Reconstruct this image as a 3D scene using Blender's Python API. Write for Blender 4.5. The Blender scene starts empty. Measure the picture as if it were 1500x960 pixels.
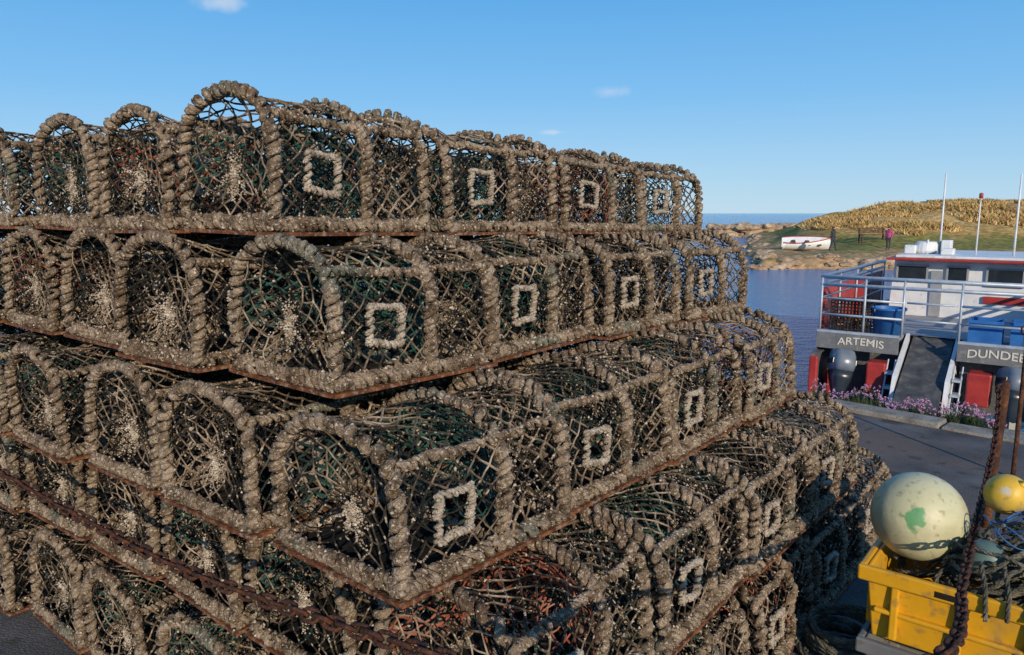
import bpy, math, random
import numpy as np
from mathutils import Vector, Matrix, Euler, noise as mn
random.seed(7)
scene=bpy.context.scene
COL=scene.collection
rad=math.radians
U=Vector((.585,.811,0)); V=Vector((-.811,.585,0))
WATER=-1.9
# ---------------------------------------------------------------- helpers
class B:
    def __init__(s): s.v=[];s.f=[];s.m=[]
    def add(s,vs,fs,mi=0):
        o=len(s.v); s.v.extend([tuple(p) for p in vs]); s.f.extend([tuple(i+o for i in f) for f in fs]); s.m.extend([mi]*len(fs))
    def mesh(s,name,mats,smooth=False):
        me=bpy.data.meshes.new(name); me.from_pydata(s.v,[],s.f)
        for m in mats: me.materials.append(m)
        me.polygons.foreach_set('material_index',s.m)
        me.polygons.foreach_set('use_smooth',[smooth]*len(s.f)); me.update()
        return me
    def box(s,a,b,mi=0):
        x0,y0,z0=a;x1,y1,z1=b
        s.add([(x0,y0,z0),(x1,y0,z0),(x1,y1,z0),(x0,y1,z0),(x0,y0,z1),(x1,y0,z1),(x1,y1,z1),(x0,y1,z1)],
              [(3,2,1,0),(4,5,6,7),(0,1,5,4),(1,2,6,5),(2,3,7,6),(3,0,4,7)],mi)
    def tube(s,pts,r,n=6,mi=0,closed=False,cap=True,rj=0.0):
        pts=[Vector(p) for p in pts]; N=len(pts)
        if N<2: return
        vs=[];prev=None
        for i,p in enumerate(pts):
            if closed: t=(pts[(i+1)%N]-pts[i-1])
            else: t=pts[min(i+1,N-1)]-pts[max(i-1,0)]
            if t.length<1e-9: t=Vector((0,0,1))
            t.normalize()
            if prev is None:
                a=Vector((0,0,1)) if abs(t.z)<.9 else Vector((1,0,0))
                nrm=(a-t*a.dot(t)).normalized()
            else:
                nrm=prev-t*prev.dot(t)
                nrm=nrm.normalized() if nrm.length>1e-6 else t.orthogonal().normalized()
            prev=nrm; bn=t.cross(nrm)
            rr=r[i] if isinstance(r,(list,tuple)) else r
            if rj: rr*=1+random.uniform(-rj,rj)
            for k in range(n):
                a=2*math.pi*k/n
                vs.append(p+nrm*(math.cos(a)*rr)+bn*(math.sin(a)*rr))
        fs=[]
        M=N if closed else N-1
        for i in range(M):
            j=(i+1)%N
            for k in range(n):
                fs.append((i*n+k,i*n+(k+1)%n,j*n+(k+1)%n,j*n+k))
        if cap and not closed:
            fs.append(tuple(range(n-1,-1,-1))); fs.append(tuple((N-1)*n+k for k in range(n)))
        s.add(vs,fs,mi)
    def octa(s,c,r,mi=0):
        c=Vector(c)
        vs=[c+Vector(d)*r*random.uniform(.6,1.3) for d in ((1,0,0),(-1,0,0),(0,1,0),(0,-1,0),(0,0,1),(0,0,-1))]
        s.add(vs,[(0,2,4),(2,1,4),(1,3,4),(3,0,4),(2,0,5),(1,2,5),(3,1,5),(0,3,5)],mi)
    def lathe(s,prof,n=24,mi=0,c=(0,0,0)):
        vs=[];fs=[]
        for r,z in prof:
            for k in range(n):
                a=2*math.pi*k/n; vs.append((c[0]+r*math.cos(a),c[1]+r*math.sin(a),c[2]+z))
        for i in range(len(prof)-1):
            for k in range(n):
                fs.append((i*n+k,i*n+(k+1)%n,(i+1)*n+(k+1)%n,(i+1)*n+k))
        s.add(vs,fs,mi)

def thing(name,label,cat,loc=(0,0,0),rz=0,group=None,mesh=None):
    o=bpy.data.objects.new(name,mesh); COL.objects.link(o)
    o.location=loc; o.rotation_euler=(0,0,rz)
    o["label"]=label; o["category"]=cat
    if group: o["group"]=group
    if mesh is None: o.empty_display_size=.1
    return o
def part(parent,name,mesh,label=None):
    o=bpy.data.objects.new(name,mesh); COL.objects.link(o); o.parent=parent
    if label: o["label"]=label
    return o
def structure(name,mesh,label=None,cat=None,kind="structure"):
    o=bpy.data.objects.new(name,mesh); COL.objects.link(o); o["kind"]=kind
    o["label"]=label or name; o["category"]=cat or name
    return o
def bevel(o,w,seg=2):
    m=o.modifiers.new('bevel','BEVEL'); m.width=w; m.segments=seg; m.limit_method='ANGLE'

def mat(name,stops,scale=5,detail=6,rough=.8,bump=0,bscale=60,metal=0,coord='Object',rnd=True,speck=None,spec=.5,tint=None,dist=0.0):
    m=bpy.data.materials.new(name); m.use_nodes=True; nt=m.node_tree; N=nt.nodes; L=nt.links
    p=N['Principled BSDF']; p.inputs['Roughness'].default_value=rough; p.inputs['Metallic'].default_value=metal
    p.inputs['Specular IOR Level'].default_value=spec
    tc=N.new('ShaderNodeTexCoord'); oi=N.new('ShaderNodeObjectInfo')
    vec=tc.outputs[coord]
    if rnd:
        mul=N.new('ShaderNodeMath');mul.operation='MULTIPLY';mul.inputs[1].default_value=37.0
        L.new(oi.outputs['Random'],mul.inputs[0])
        ad=N.new('ShaderNodeVectorMath');ad.operation='ADD'
        L.new(vec,ad.inputs[0]);L.new(mul.outputs[0],ad.inputs[1]);vec=ad.outputs[0]
    nz=N.new('ShaderNodeTexNoise');nz.inputs['Scale'].default_value=scale;nz.inputs['Detail'].default_value=detail
    nz.inputs['Distortion'].default_value=dist
    nz.inputs['Roughness'].default_value=.62
    L.new(vec,nz.inputs['Vector'])
    cr=N.new('ShaderNodeValToRGB');e=cr.color_ramp.elements
    e[0].position=stops[0][0];e[0].color=(*stops[0][1],1)
    e[1].position=stops[-1][0];e[1].color=(*stops[-1][1],1)
    for q,c in stops[1:-1]:
        x=e.new(q);x.color=(*c,1)
    L.new(nz.outputs['Fac'],cr.inputs['Fac'])
    out=cr.outputs['Color']
    def over(out,sc,lo,hi,c,amt=1.0,det=3):
        n2=N.new('ShaderNodeTexNoise');n2.inputs['Scale'].default_value=sc;n2.inputs['Detail'].default_value=det
        L.new(vec,n2.inputs['Vector'])
        mr=N.new('ShaderNodeMapRange');mr.inputs[1].default_value=lo;mr.inputs[2].default_value=hi;mr.inputs[4].default_value=amt
        L.new(n2.outputs['Fac'],mr.inputs[0])
        mx=N.new('ShaderNodeMix');mx.data_type='RGBA';mx.inputs['B'].default_value=(*c,1)
        L.new(mr.outputs[0],mx.inputs['Factor']);L.new(out,mx.inputs['A'])
        return mx.outputs['Result']
    if speck:
        for sp in speck: out=over(out,*sp)
    L.new(out,p.inputs['Base Color'])
    if bump:
        nb=N.new('ShaderNodeTexNoise');nb.inputs['Scale'].default_value=bscale;nb.inputs['Detail'].default_value=5
        L.new(vec,nb.inputs['Vector'])
        bp=N.new('ShaderNodeBump');bp.inputs['Strength'].default_value=bump;bp.inputs['Distance'].default_value=.01
        L.new(nb.outputs['Fac'],bp.inputs['Height']);L.new(bp.outputs[0],p.inputs['Normal'])
    return m

M_rope=mat('fouled rope',[(.32,(.055,.037,.023)),(.44,(.165,.118,.078)),(.55,(.30,.225,.155)),(.72,(.47,.375,.275))],scale=20,
   rough=.95,bump=1,bscale=240,speck=[(4,.58,.68,(.09,.15,.13),.5),(3,.56,.68,(.12,.07,.04),.5),(120,.55,.65,(.60,.51,.40),.75),(70,.58,.70,(.03,.02,.014),.85)],spec=.1)
M_barn=mat('barnacle crust',[(.33,(.17,.12,.08)),(.48,(.38,.305,.225)),(.66,(.72,.64,.53))],scale=45,rough=.9,bump=.6,bscale=300,spec=.12)
M_net=mat('fouled netting twine',[(.38,(.012,.011,.009)),(.49,(.045,.036,.026)),(.57,(.17,.125,.085)),(.69,(.40,.32,.235))],scale=7,rough=.9,
   speck=[(4,.64,.70,(.012,.05,.042),.6),(90,.58,.68,(.54,.46,.36),.65)],spec=.12)
M_ring=mat('entrance rope',[(.3,(.20,.155,.11)),(.5,(.44,.375,.295)),(.7,(.62,.55,.46))],scale=40,rough=.9,bump=.8,bscale=250,spec=.12,speck=[(80,.56,.68,(.09,.065,.045),.75)])
M_rust=mat('rusty steel',[(.3,(.035,.015,.009)),(.5,(.15,.052,.02)),(.7,(.30,.115,.042))],scale=30,rough=.85,bump=.6,bscale=120,speck=[(60,.54,.64,(.25,.20,.15),.75)],spec=.3)
M_rustp=mat('rusty iron',[(.3,(.025,.012,.008)),(.5,(.08,.032,.016)),(.7,(.17,.075,.035))],scale=22,rough=.85,bump=.8,bscale=90,spec=.3)
M_rustd=mat('dark rusty iron',[(.3,(.02,.010,.007)),(.5,(.06,.023,.013)),(.72,(.15,.055,.026))],scale=35,rough=.8,bump=.7,bscale=150,spec=.3)
M_dark=mat('painted shade black',[(.3,(.006,.006,.006)),(.7,(.02,.018,.014))],scale=12,rough=.9,spec=.2)  # near-black colour standing in for shade in creel interiors and crate handle holes
M_teal=mat('teal twine',[(.35,(.006,.012,.010)),(.55,(.010,.075,.058)),(.75,(.12,.15,.12))],scale=8,rough=.85)
M_red=mat('red twine',[(.38,(.02,.012,.010)),(.54,(.28,.07,.035)),(.75,(.38,.2,.14))],scale=8,rough=.85)
M_blk=mat('black twine',[(.35,(.006,.006,.006)),(.6,(.018,.015,.012)),(.80,(.16,.13,.10))],scale=8,rough=.85)

# ---------------------------------------------------------------- creel
CL,CW,CH=.60,.455,.385
def make_profile(a0=.205,zs=.19,rise=.175,p=2.25):
    pts=[(CW/2-a0,0.0),(CW/2-a0,zs)]
    for i in range(1,40):
        th=math.pi*i/40;c=math.cos(th);s=math.sin(th)
        pts.append((CW/2-a0*math.copysign(abs(c)**(2/p),c),zs+rise*abs(s)**(2/p)))
    pts+=[(CW/2+a0,zs),(CW/2+a0,0.0)]
    return pts
PR=make_profile()
acc=[0]
for i in range(1,len(PR)): acc.append(acc[-1]+math.dist(PR[i],PR[i-1]))
PL=acc[-1]
def prof(s):
    s=max(0,min(PL-1e-6,s))
    for i in range(1,len(acc)):
        if acc[i]>=s:
            t=(s-acc[i-1])/(acc[i]-acc[i-1]); return (PR[i-1][0]+(PR[i][0]-PR[i-1][0])*t,PR[i-1][1]+(PR[i][1]-PR[i-1][1])*t)
def resample(pts,step):
    pts=[Vector(p) for p in pts]; d=[0]
    for i in range(1,len(pts)): d.append(d[-1]+(pts[i]-pts[i-1]).length)
    n=max(2,int(d[-1]/step)); out=[];k=1
    for j in range(n+1):
        s=d[-1]*j/n
        while k<len(d)-1 and d[k]<s: k+=1
        t=(s-d[k-1])/max(1e-9,d[k]-d[k-1]); out.append(pts[k-1].lerp(pts[k],t))
    return out
def wind(b,path,R=.0118,r=.0098,pitch=.040,ppt=9,mi=0,n=6,strands=2,jit=.0035,blob=46,bmi=1,bs=(.002,.0066)):
    pts=resample(path,pitch/ppt); ph0=random.uniform(0,6.28)
    s1=random.uniform(0,100)
    wob=[Vector((mn.noise(Vector((i*.05,s1,20))),mn.noise(Vector((i*.05,s1,30))),mn.noise(Vector((i*.05,s1,40)))))*.008 for i in range(len(pts))]
    for sidx in range(strands):
        prev=None; hel=[]; rr=[]; ph=ph0+sidx*2*math.pi/strands
        for i,p in enumerate(pts):
            t=(pts[min(i+3,len(pts)-1)]-pts[max(i-3,0)]).normalized()
            if prev is None: nr=t.orthogonal().normalized()
            else: nr=(prev-t*prev.dot(t)).normalized()
            prev=nr; bn=t.cross(nr)
            nzv=mn.noise(Vector((i*.06,s1,sidx*0)))
            ph+=2*math.pi/ppt*(1+.6*mn.noise(Vector((i*.05,s1,7+sidx*5))))
            RR=R*(1+.35*nzv)
            q=p+wob[i]+nr*math.cos(ph)*RR+bn*math.sin(ph)*RR
            hel.append(q+Vector([random.uniform(-jit,jit)*.4 for _ in range(3)]))
            rr.append(r*(1+.38*mn.noise(Vector((i*.35,s1,3+sidx)))+random.uniform(-.16,.16)))
            if random.random()<blob/100*(.5+1.2*max(0,mn.noise(Vector((i*.04,s1,55)))+.3)):
                a=random.uniform(0,6.28); ro=r*.95
                b.octa(q+(nr*math.cos(a)+bn*math.sin(a))*ro,random.uniform(*bs),bmi if random.random()<.6 else mi)
        b.tube(hel,rr,n=n,mi=mi)
HOOPX=(.012,.345,.588)
RAIL_S=.30
def strand(b,p,q,r,mi=0,sag=.003):
    p=Vector(p);q=Vector(q)
    m=(p+q)/2+Vector((random.uniform(-1,1),random.uniform(-1,1),random.uniform(-1.3,.7)))*sag
    b.tube([p,m,q],[r*random.uniform(.8,1.3),r*random.uniform(.8,1.1),r*random.uniform(.8,1.3)],n=4,mi=mi,cap=False)
def polar_net(b,cx,cy,cz,xedge,pull,nq,nr,rin,r,mi=0,bl=.25,mmax=None):
    per=[]
    tot=PL+(PR[-1][0]-PR[0][0])
    for q in range(nq):
        s=tot*q/nq
        if s<PL: y,z=prof(s)
        else: y=PR[-1][0]-(s-PL); z=0.0
        per.append((y,z))
    nodes={}
    for m in range(nr+1):
        rho=1-(m/nr)*(1-rin)
        for q in range(nq):
            if (q+m)%2: continue
            y,z=per[q]
            nodes[q,m]=Vector((xedge+pull*(1-rho)**1.2+random.uniform(-.005,.005),cy+(y-cy)*rho+random.uniform(-.005,.005),cz+(z-cz)*rho+random.uniform(-.005,.005)))
    for (q,m),p in nodes.items():
        for dq in (-1,1):
            o=nodes.get(((q+dq)%nq,m+1))
            if o is not None:
                strand(b,p,o,r,mi)
                if random.random()<bl*(1.2 if p.z<.17 else .2):
                    b.octa(p.lerp(o,random.random()),random.uniform(.002,.0045),1)
        if random.random()<.8: b.octa(p,r*1.7,mi)
        if random.random()<bl*(1.4 if p.z<.17 else .4): b.octa(p,random.uniform(.0025,.0055),1)
def build_creel(seed,inner):
    random.seed(seed)
    F=B()
    for hx in HOOPX:
        dx=random.uniform(-.012,.012); sw=random.uniform(-.012,.012)
        wind(F,[(hx+dx*z/.3,y+sw*z/.35,z+.012) for y,z in PR])
    for s in (RAIL_S,PL-RAIL_S):
        y,z=prof(s); yy=y+( -.002 if y<CW/2 else .002)
        wind(F,[(.03,yy,z+.012),(.3,yy,z+.003),(.57,yy,z+.012)],R=.0080,r=.0073,pitch=.032)
    for y in (PR[0][0],PR[-1][0]):
        wind(F,[(.02,y,.018),(.58,y,.018)],R=.0120,r=.0092,blob=66)
        wind(F,[(.03,y+ (.012 if y<.2 else -.012),.03),(.57,y+(.012 if y<.2 else -.012),.032)],R=.006,r=.006,pitch=.03,blob=50)
    for hx in HOOPX:
        wind(F,[(hx,.03,.018),(hx,CW-.03,.018)],R=.0120,r=.0092,blob=66)
    wind(F,[(HOOPX[0]-.004,.03,.036),(HOOPX[0]-.004,CW-.03,.033)],R=.007,r=.0065,pitch=.03,blob=50)
    cy=CW/2+random.uniform(-.02,.02); cz=.155+random.uniform(-.01,.01)
    for xe,sg in ((.012,1),(.588,-1)):
        for i in range(20):
            a=random.uniform(0,6.28); Lr=random.uniform(.03,.095)*(1.3 if math.sin(a)<0 else .9)
            for k in range(int(Lr/.005)):
                t=k*.005
                F.octa((xe+sg*(.035-.25*t)+random.uniform(-.006,.006),cy+math.cos(a)*t+random.gauss(0,.0025),cz+math.sin(a)*t+random.gauss(0,.0025)),random.uniform(.003,.0060)*(1-.4*k*.005/Lr),1)
        for k in range(60):
            F.octa((xe+sg*.03,cy+random.gauss(0,.012),cz-.02+random.gauss(0,.026)),random.uniform(.0035,.007),1)
    frame=F.mesh('creel_frame',[M_rope,M_barn],True)
    # netting
    Nn=B(); ns=34; nx=20; hole=(.17,.15)
    nodes={}
    ofs=random.uniform(0,50)
    for i in range(ns+1):
        s=PL*i/ns; y,z=prof(s)
        for j in range(nx+1):
            if (i+j)%2: continue
            x=.012+.576*j/nx
            bay=(x-.012)/.333 if x<.345 else (x-.345)/.243
            dp=.020*math.sin(math.pi*min(1,max(0,bay)))*(1 if 0<i<ns else 0)
            c=Vector((0,CW/2,.16)); d=(Vector((0,y,z))-c); d.normalize()
            p=Vector((x,y,z+.012))-d*dp*(1+.8*mn.noise(Vector((x*6,s*6,ofs))))+Vector((mn.noise(Vector((x*9,s*9,ofs+9))),0,mn.noise(Vector((x*9,s*9,ofs+5)))))*.016+Vector([random.uniform(-.004,.004) for _ in range(3)])
            nodes[i,j]=(p,x,y,z,s)
    def inh(n):
        return n[4]<.25 and abs(n[1]-hole[0])<.045 and abs(n[3]-hole[1])<.045
    for (i,j),n in nodes.items():
        if inh(n): continue
        foul=.30 if n[1]<.345 else .9
        hf=.50+.9*mn.noise(Vector((n[1]*7,n[4]*7,ofs+3)))
        for dj in (-1,1):
            o=nodes.get((i+1,j+dj))
            if o and not inh(o):
                th=.0023+.0022*max(0,hf)*foul
                strand(Nn,n[0],o[0],th)
                if random.random()<foul*max(0,hf):
                    for k in range(random.choice((1,2,3,4))):
                        Nn.octa(n[0].lerp(o[0],random.random()),random.uniform(.0024,.0056),1)
        Nn.octa(n[0],.0048,0)
        if random.random()<.006 and n[3]>.28:
            q_=n[0]+Vector((random.uniform(-.02,.02),random.uniform(-.02,.02),random.uniform(.02,.045)))
            Nn.tube([n[0],n[0].lerp(q_,.5)+Vector((.006,0,.004)),q_],.0022,n=4)
    polar_net(Nn,0,cy,cz,.012,.045,26,6,.12,.0025)
    polar_net(Nn,0,cy,cz,.588,-.045,26,6,.12,.0025)
    net=Nn.mesh('creel_netting',[M_net,M_barn])
    Bs=B()
    Bs.box((-.004,.004,-.009),(.604,.022,.001)); Bs.box((-.004,CW-.022,-.009),(.604,CW-.004,.001))
    Bs.box((-.006,.0215,-.0095),(.014,CW-.0215,.0005)); Bs.box((.586,.0215,-.0095),(.606,CW-.0215,.0005)); Bs.box((.33,.0215,-.0095),(.35,CW-.0215,.0005))
    base=Bs.mesh('creel_base',[M_rust])
    Fl=B()
    Fl.box((.006,.024,.0012),(.594,CW-.024,.0022))
    for k in range(9):
        y=.03+k*.0445
        Fl.box((.016,y,.002),(.584,y+.030,.010+.001*(k%2)))
    floor=Fl.mesh('creel_dark_floor',[M_dark])  # black floor and slats added to keep the creel interior dark
    E=B(); h=.051; y0=PR[0][0]-.003; sk=random.uniform(-.009,.009)
    cs=[(hole[0]-h,y0,hole[1]-h+.01+sk),(hole[0]+h+sk*.5,y0,hole[1]-h+.01),(hole[0]+h,y0,hole[1]+h+.01-sk*.4),(hole[0]-h+sk*.4,y0,hole[1]+h+.012)]
    for k in range(4):
        a=Vector(cs[k]);c=Vector(cs[(k+1)%4]);d=(c-a)
        wind(E,[a-d*.05,a+d*.5+Vector((0,0,random.uniform(-.003,.003))),c+d*.05],R=.0062,r=.0056,pitch=.022,ppt=8,blob=80,bs=(.002,.0046),n=5)
    ring=E.mesh('creel_entrance',[M_ring,M_barn],True)
    I=B()
    nq=16;nr=6;nodes={}
    for m in range(nr+1):
        t=m/nr
        for q in range(nq):
            if (q+m)%2: continue
            a=2*math.pi*q/nq; rr=.070*(1-t)+.045*t
            c=Vector((hole[0]+.04*t,.03+.2*t,hole[1]+.02+.04*t-.03*math.sin(t*3.1)))
            nodes[q,m]=c+Vector((math.cos(a)*rr,0,math.sin(a)*rr))
    for (q,m),p in nodes.items():
        for dq in (-1,1):
            o=nodes.get(((q+dq)%nq,m+1))
            if o is not None: strand(I,p,o,.0022)
    fun=I.mesh('creel_funnel',[M_blk,M_barn])
    I=B()
    polar_net(I,0,CW/2,.18,.33,.17,28,8,.16,.0030,0,.12)
    parti=I.mesh('creel_partition',[inner,M_barn])
    I=B()
    nn={}
    for i in range(17):
        for j in range(9):
            if (i+j)%2: continue
            nn[i,j]=Vector((.03+i*.034,CW-.055-.025*math.sin(i*.7+seed),.12+j*.021+random.uniform(-.004,.004)))
    for (i,j),p in nn.items():
        for di in (-1,1):
            o=nn.get((i+di,j+1))
            if o is not None: strand(I,p,o,.0034,0,.005)
    slack=I.mesh('creel_slack_net',[inner])
    return dict(frame=frame,netting=net,base=base,floor=floor,entrance=ring,entrance_funnel=fun,inner_funnel=parti,slack_net=slack)
VAR=[build_creel(11,M_teal),build_creel(23,M_red),build_creel(37,M_blk),build_creel(51,M_teal),build_creel(77,M_blk)]
def place_creel(pos,rz,tilt,var,label,sc=(1,1,1)):
    root=thing('lobster_creel',label,'lobster pot',pos,rz,'stacked lobster creels')
    root.rotation_euler=(tilt[0],tilt[1],rz); root.scale=sc
    v=VAR[var]
    for nm in ('frame','netting','base','floor','entrance','entrance_funnel','inner_funnel','slack_net'):
        part(root,nm,v[nm])
    return root
# corner u,v, z, pitch, kmax, n0, drop per metre, height scales
layers=[
 (1.12,.74,.022,.615,7,5,.0,(1,1,1,1,1)),
 (1.15,.78,.430,.61,7,4,.003,(.97,.98,.98,.98)),
 (1.034,1.03,.828,.61,6,4,.008,(.93,.95,.96,.97)),
 (1.17,1.377,1.204,.62,6,4,.016,(.985,.985,.985,.985)),
 (1.235,1.665,1.586,.65,5,4,.018,(1.03,.98,.94,.90))]
random.seed(99)
names={0:"rope-bound lobster creel on the quay at the stack's foot",1:"barnacled lobster creel in the second tier of the stack",
2:"barnacle-crusted lobster creel in the middle tier of the stack",3:"grey rope-wound lobster creel in the fourth tier",4:"lobster creel on the top tier against the sky"}
for li,(cu,cv,z,pt,kmax,n0,drop,zsc) in enumerate(layers):
    for k in range(kmax):
        nmax=n0 if k<=1 else (3 if k==2 else 2)
        for n in range(nmax):
            d=n*pt
            uu=cu+d*math.cos(rad(-4.2))+(random.uniform(-.045,.045) if k else 0)+(0 if n==0 else random.uniform(-.015,.015))
            vv=cv+d*math.sin(rad(-4.2))+k*.508+random.uniform(-.012,.012)
            p=U*uu+V*vv
            p.z=z-drop*d+random.uniform(-.003,.003)
            rz=rad(54.2-2.5+random.uniform(-3,3))
            var=(n*3+k*2+li+random.choice((0,1,2)))%5
            if k==0 and n==0: var={0:2,1:1,2:3,3:0,4:0}[li]
            sy=1.085 if (k==0 and li in(2,3)) else 1.05
            if k>0: p+=V*.02
            place_creel(p,rz,(rad(random.uniform(-.9,.9)),rad(random.uniform(-.5,.5)+math.degrees(drop))),var,names[li],(1,sy,zsc[min(n,len(zsc)-1)]*random.uniform(.985,1.0)))

# ---------------------------------------------------------------- quay
M_asph=mat('asphalt',[(.35,(.055,.052,.052)),(.5,(.09,.085,.085)),(.68,(.145,.135,.13))],scale=2.2,rough=.92,bump=1,bscale=110,rnd=False,  # asphalt colour kept darker in place of a cast shadow over the quay
   speck=[(200,.56,.66,(.28,.27,.26),.7),(.6,.50,.60,(.17,.12,.095),.6),(9,.60,.68,(.035,.045,.02),.6),(1.7,.60,.63,(.03,.03,.03),.6)],spec=.3)
M_stone=mat('kerb stone',[(.35,(.16,.14,.115)),(.5,(.25,.22,.18)),(.7,(.34,.31,.27))],scale=7,rough=.9,bump=.7,bscale=60,speck=[(14,.6,.68,(.10,.13,.05),.6)])
E0=Vector((2.88,6.25,0)); ED=Vector((.70,-.714,0)); EN=Vector((.714,.70,0))
q=B()
a=E0-ED*46; c=E0+ED*14
poly=[a,c,Vector((c.x,-25,0)),Vector((a.x,-25,0))]
vs=[(p.x,p.y,0) for p in poly]+[(p.x,p.y,-4) for p in poly]
q.add(vs,[(3,2,1,0),(0,1,5,4),(1,2,6,5),(2,3,7,6),(3,0,4,7)])
me=q.mesh('quay',[M_asph]); structure('quay_ground',me,'grey worn asphalt quay surface','quay')
kb=B(); d=-8.0
random.seed(3)
while d<9:
    ln=random.uniform(.55,1.0)
    p0=E0+ED*d-EN*.24; p1=E0+ED*(d+ln-.015)-EN*.24
    w=.22+random.uniform(-.015,.015); h=.030+random.uniform(-.012,.012)
    vs=[]
    for zz in (-.02,h):
        for p in (p0,p1,p1+EN*w,p0+EN*w): vs.append((p.x,p.y,zz))
    kb.add(vs,[(4,5,6,7),(0,1,5,4),(1,2,6,5),(2,3,7,6),(3,0,4,7)])
    d+=ln
o=structure('kerb',kb.mesh('kerb',[M_stone]),'worn edging stones along the quay','kerb'); bevel(o,.015)
M_pink=mat('thrift flower',[(.3,(.32,.14,.30)),(.7,(.60,.34,.52))],scale=30,rough=.8)
M_leaf=mat('thrift leaf',[(.3,(.03,.06,.02)),(.7,(.09,.12,.04))],scale=20,rough=.8)
fl=B()
for i in range(640):
    t=random.uniform(-.35,1.15); w=random.uniform(.0,.24)
    dens=.5+.9*mn.noise(Vector((t*5,w*5,3)))
    if random.random()>dens+.25: continue
    hgt=(.09+.10*mn.noise(Vector((t*4,0,0))))*random.uniform(.45,1.15)
    p=E0+ED*t+EN*(w+.01)
    b0=Vector((p.x,p.y,-.03)); top=b0+Vector((random.uniform(-.04,.04),random.uniform(-.04,.04),hgt+.03))
    fl.tube([b0,top],.0018,n=3,mi=1,cap=False)
    if random.random()<.6:
        for k in range(4): fl.octa(top+Vector([random.uniform(-.008,.008) for _ in range(3)]),.007,0)
    for k in range(6):
        a=random.uniform(0,6.28); q1=b0+Vector((math.cos(a)*.04,math.sin(a)*.04,hgt*random.uniform(.4,.8)))
        s=Vector((-math.sin(a),math.cos(a),0))*.004
        fl.add([b0-s,b0+s,q1],[(0,1,2)],1)
led=B()
p0=E0-ED*.5;p1=E0+ED*1.7
vs=[]
for zz in (-.3,-.03):
    for p in (p0,p1,p1+EN*.26,p0+EN*.26): vs.append((p.x,p.y,zz))
led.add(vs,[(4,5,6,7),(0,1,5,4),(1,2,6,5),(2,3,7,6),(3,0,4,7)])
structure('quay_ledge',led.mesh('ledge',[M_stone]),'earth-filled stone ledge of the quay edge','ledge')
o=structure('thrift_flowers',fl.mesh('flowers',[M_pink,M_leaf]),'clumps of pink thrift growing along the quay edge','flowers',kind='stuff')

# ---------------------------------------------------------------- water
def water_mat():
    m=bpy.data.materials.new('sea water');m.use_nodes=True;nt=m.node_tree;N=nt.nodes;L=nt.links
    p=N['Principled BSDF'];p.inputs['Base Color'].default_value=(.07,.21,.42,1);p.inputs['Roughness'].default_value=.12;p.inputs['IOR'].default_value=1.33
    tc=N.new('ShaderNodeTexCoord');mp=N.new('ShaderNodeMapping');mp.inputs['Scale'].default_value=(1,1.7,1);mp.inputs['Rotation'].default_value=(0,0,.35)
    L.new(tc.outputs['Object'],mp.inputs['Vector'])
    n1=N.new('ShaderNodeTexNoise');n1.inputs['Scale'].default_value=1.7;n1.inputs['Detail'].default_value=6;n1.inputs['Roughness'].default_value=.6
    L.new(mp.outputs[0],n1.inputs['Vector'])
    n2=N.new('ShaderNodeTexNoise');n2.inputs['Scale'].default_value=.15;n2.inputs['Detail'].default_value=3
    L.new(mp.outputs[0],n2.inputs['Vector'])
    ad=N.new('ShaderNodeMath');ad.operation='MULTIPLY_ADD';ad.inputs[1].default_value=1.5
    L.new(n2.outputs['Fac'],ad.inputs[0]);L.new(n1.outputs['Fac'],ad.inputs[2])
    bp=N.new('ShaderNodeBump');bp.inputs['Strength'].default_value=1;bp.inputs['Distance'].default_value=.24
    L.new(ad.outputs[0],bp.inputs['Height']);L.new(bp.outputs[0],p.inputs['Normal'])
    return m
w=B(); w.add([(-7000,-7000,WATER),(7000,-7000,WATER),(7000,9000,WATER),(-7000,9000,WATER)],[(0,1,2,3)])
structure('sea_water',w.mesh('sea',[water_mat()]),'rippled blue harbour and sea water','water')
w=B(); w.add([(-7000,-7000,-6),(7000,-7000,-6),(7000,9000,-6),(-7000,9000,-6)],[(0,1,2,3)])
structure('ground',w.mesh('seabed',[M_stone]),'seabed ground sheet','ground')

# ---------------------------------------------------------------- headland
def sm(t): t=max(0,min(1,t)); return t*t*(3-2*t)
def hz(x,y):
    ys=46.5+1.3*mn.noise(Vector((x*.12,3,0)))*2
    xl=.315*y+1.2*mn.noise(Vector((y*.15,9,0)))
    d=min(y-ys,(x-xl)*1.0)
    z=-3.0+sm((d+1)/2.6)*1.75+.25*mn.noise(Vector((x*.7,y*.7,0)))*sm((d+1)/2)*(1-sm((d-3)/4))
    z+=sm((d-2)/16)*1.35
    az=x/y
    hill=sm((y-57-2.5*mn.noise(Vector((x*.12,0,5))))/15)*(.72*sm((az-.335)/.09)+.28*sm((az-.40)/.14))
    z+=2.38*hill*(1+.14*mn.noise(Vector((x*.1,y*.1,4)))+.07*mn.noise(Vector((x*.4,y*.4,4))))
    z+=.28*mn.noise(Vector((x*.35,y*.35,2)))*sm((y-54)/8)
    z-=6*sm((y-118)/20)
    return z
M_land=bpy.data.materials.new('headland');M_land.use_nodes=True
nt=M_land.node_tree;N=nt.nodes;L=nt.links;p=N['Principled BSDF'];p.inputs['Roughness'].default_value=.95;p.inputs['Specular IOR Level'].default_value=.1
tc=N.new('ShaderNodeTexCoord');sx=N.new('ShaderNodeSeparateXYZ');L.new(tc.outputs['Object'],sx.inputs[0])
nz=N.new('ShaderNodeTexNoise');nz.inputs['Scale'].default_value=.35;nz.inputs['Detail'].default_value=8;L.new(tc.outputs['Object'],nz.inputs['Vector'])
ma=N.new('ShaderNodeMath');ma.operation='MULTIPLY_ADD';ma.inputs[1].default_value=2.2;L.new(nz.outputs['Fac'],ma.inputs[0]);L.new(sx.outputs['Z'],ma.inputs[2])
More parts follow.
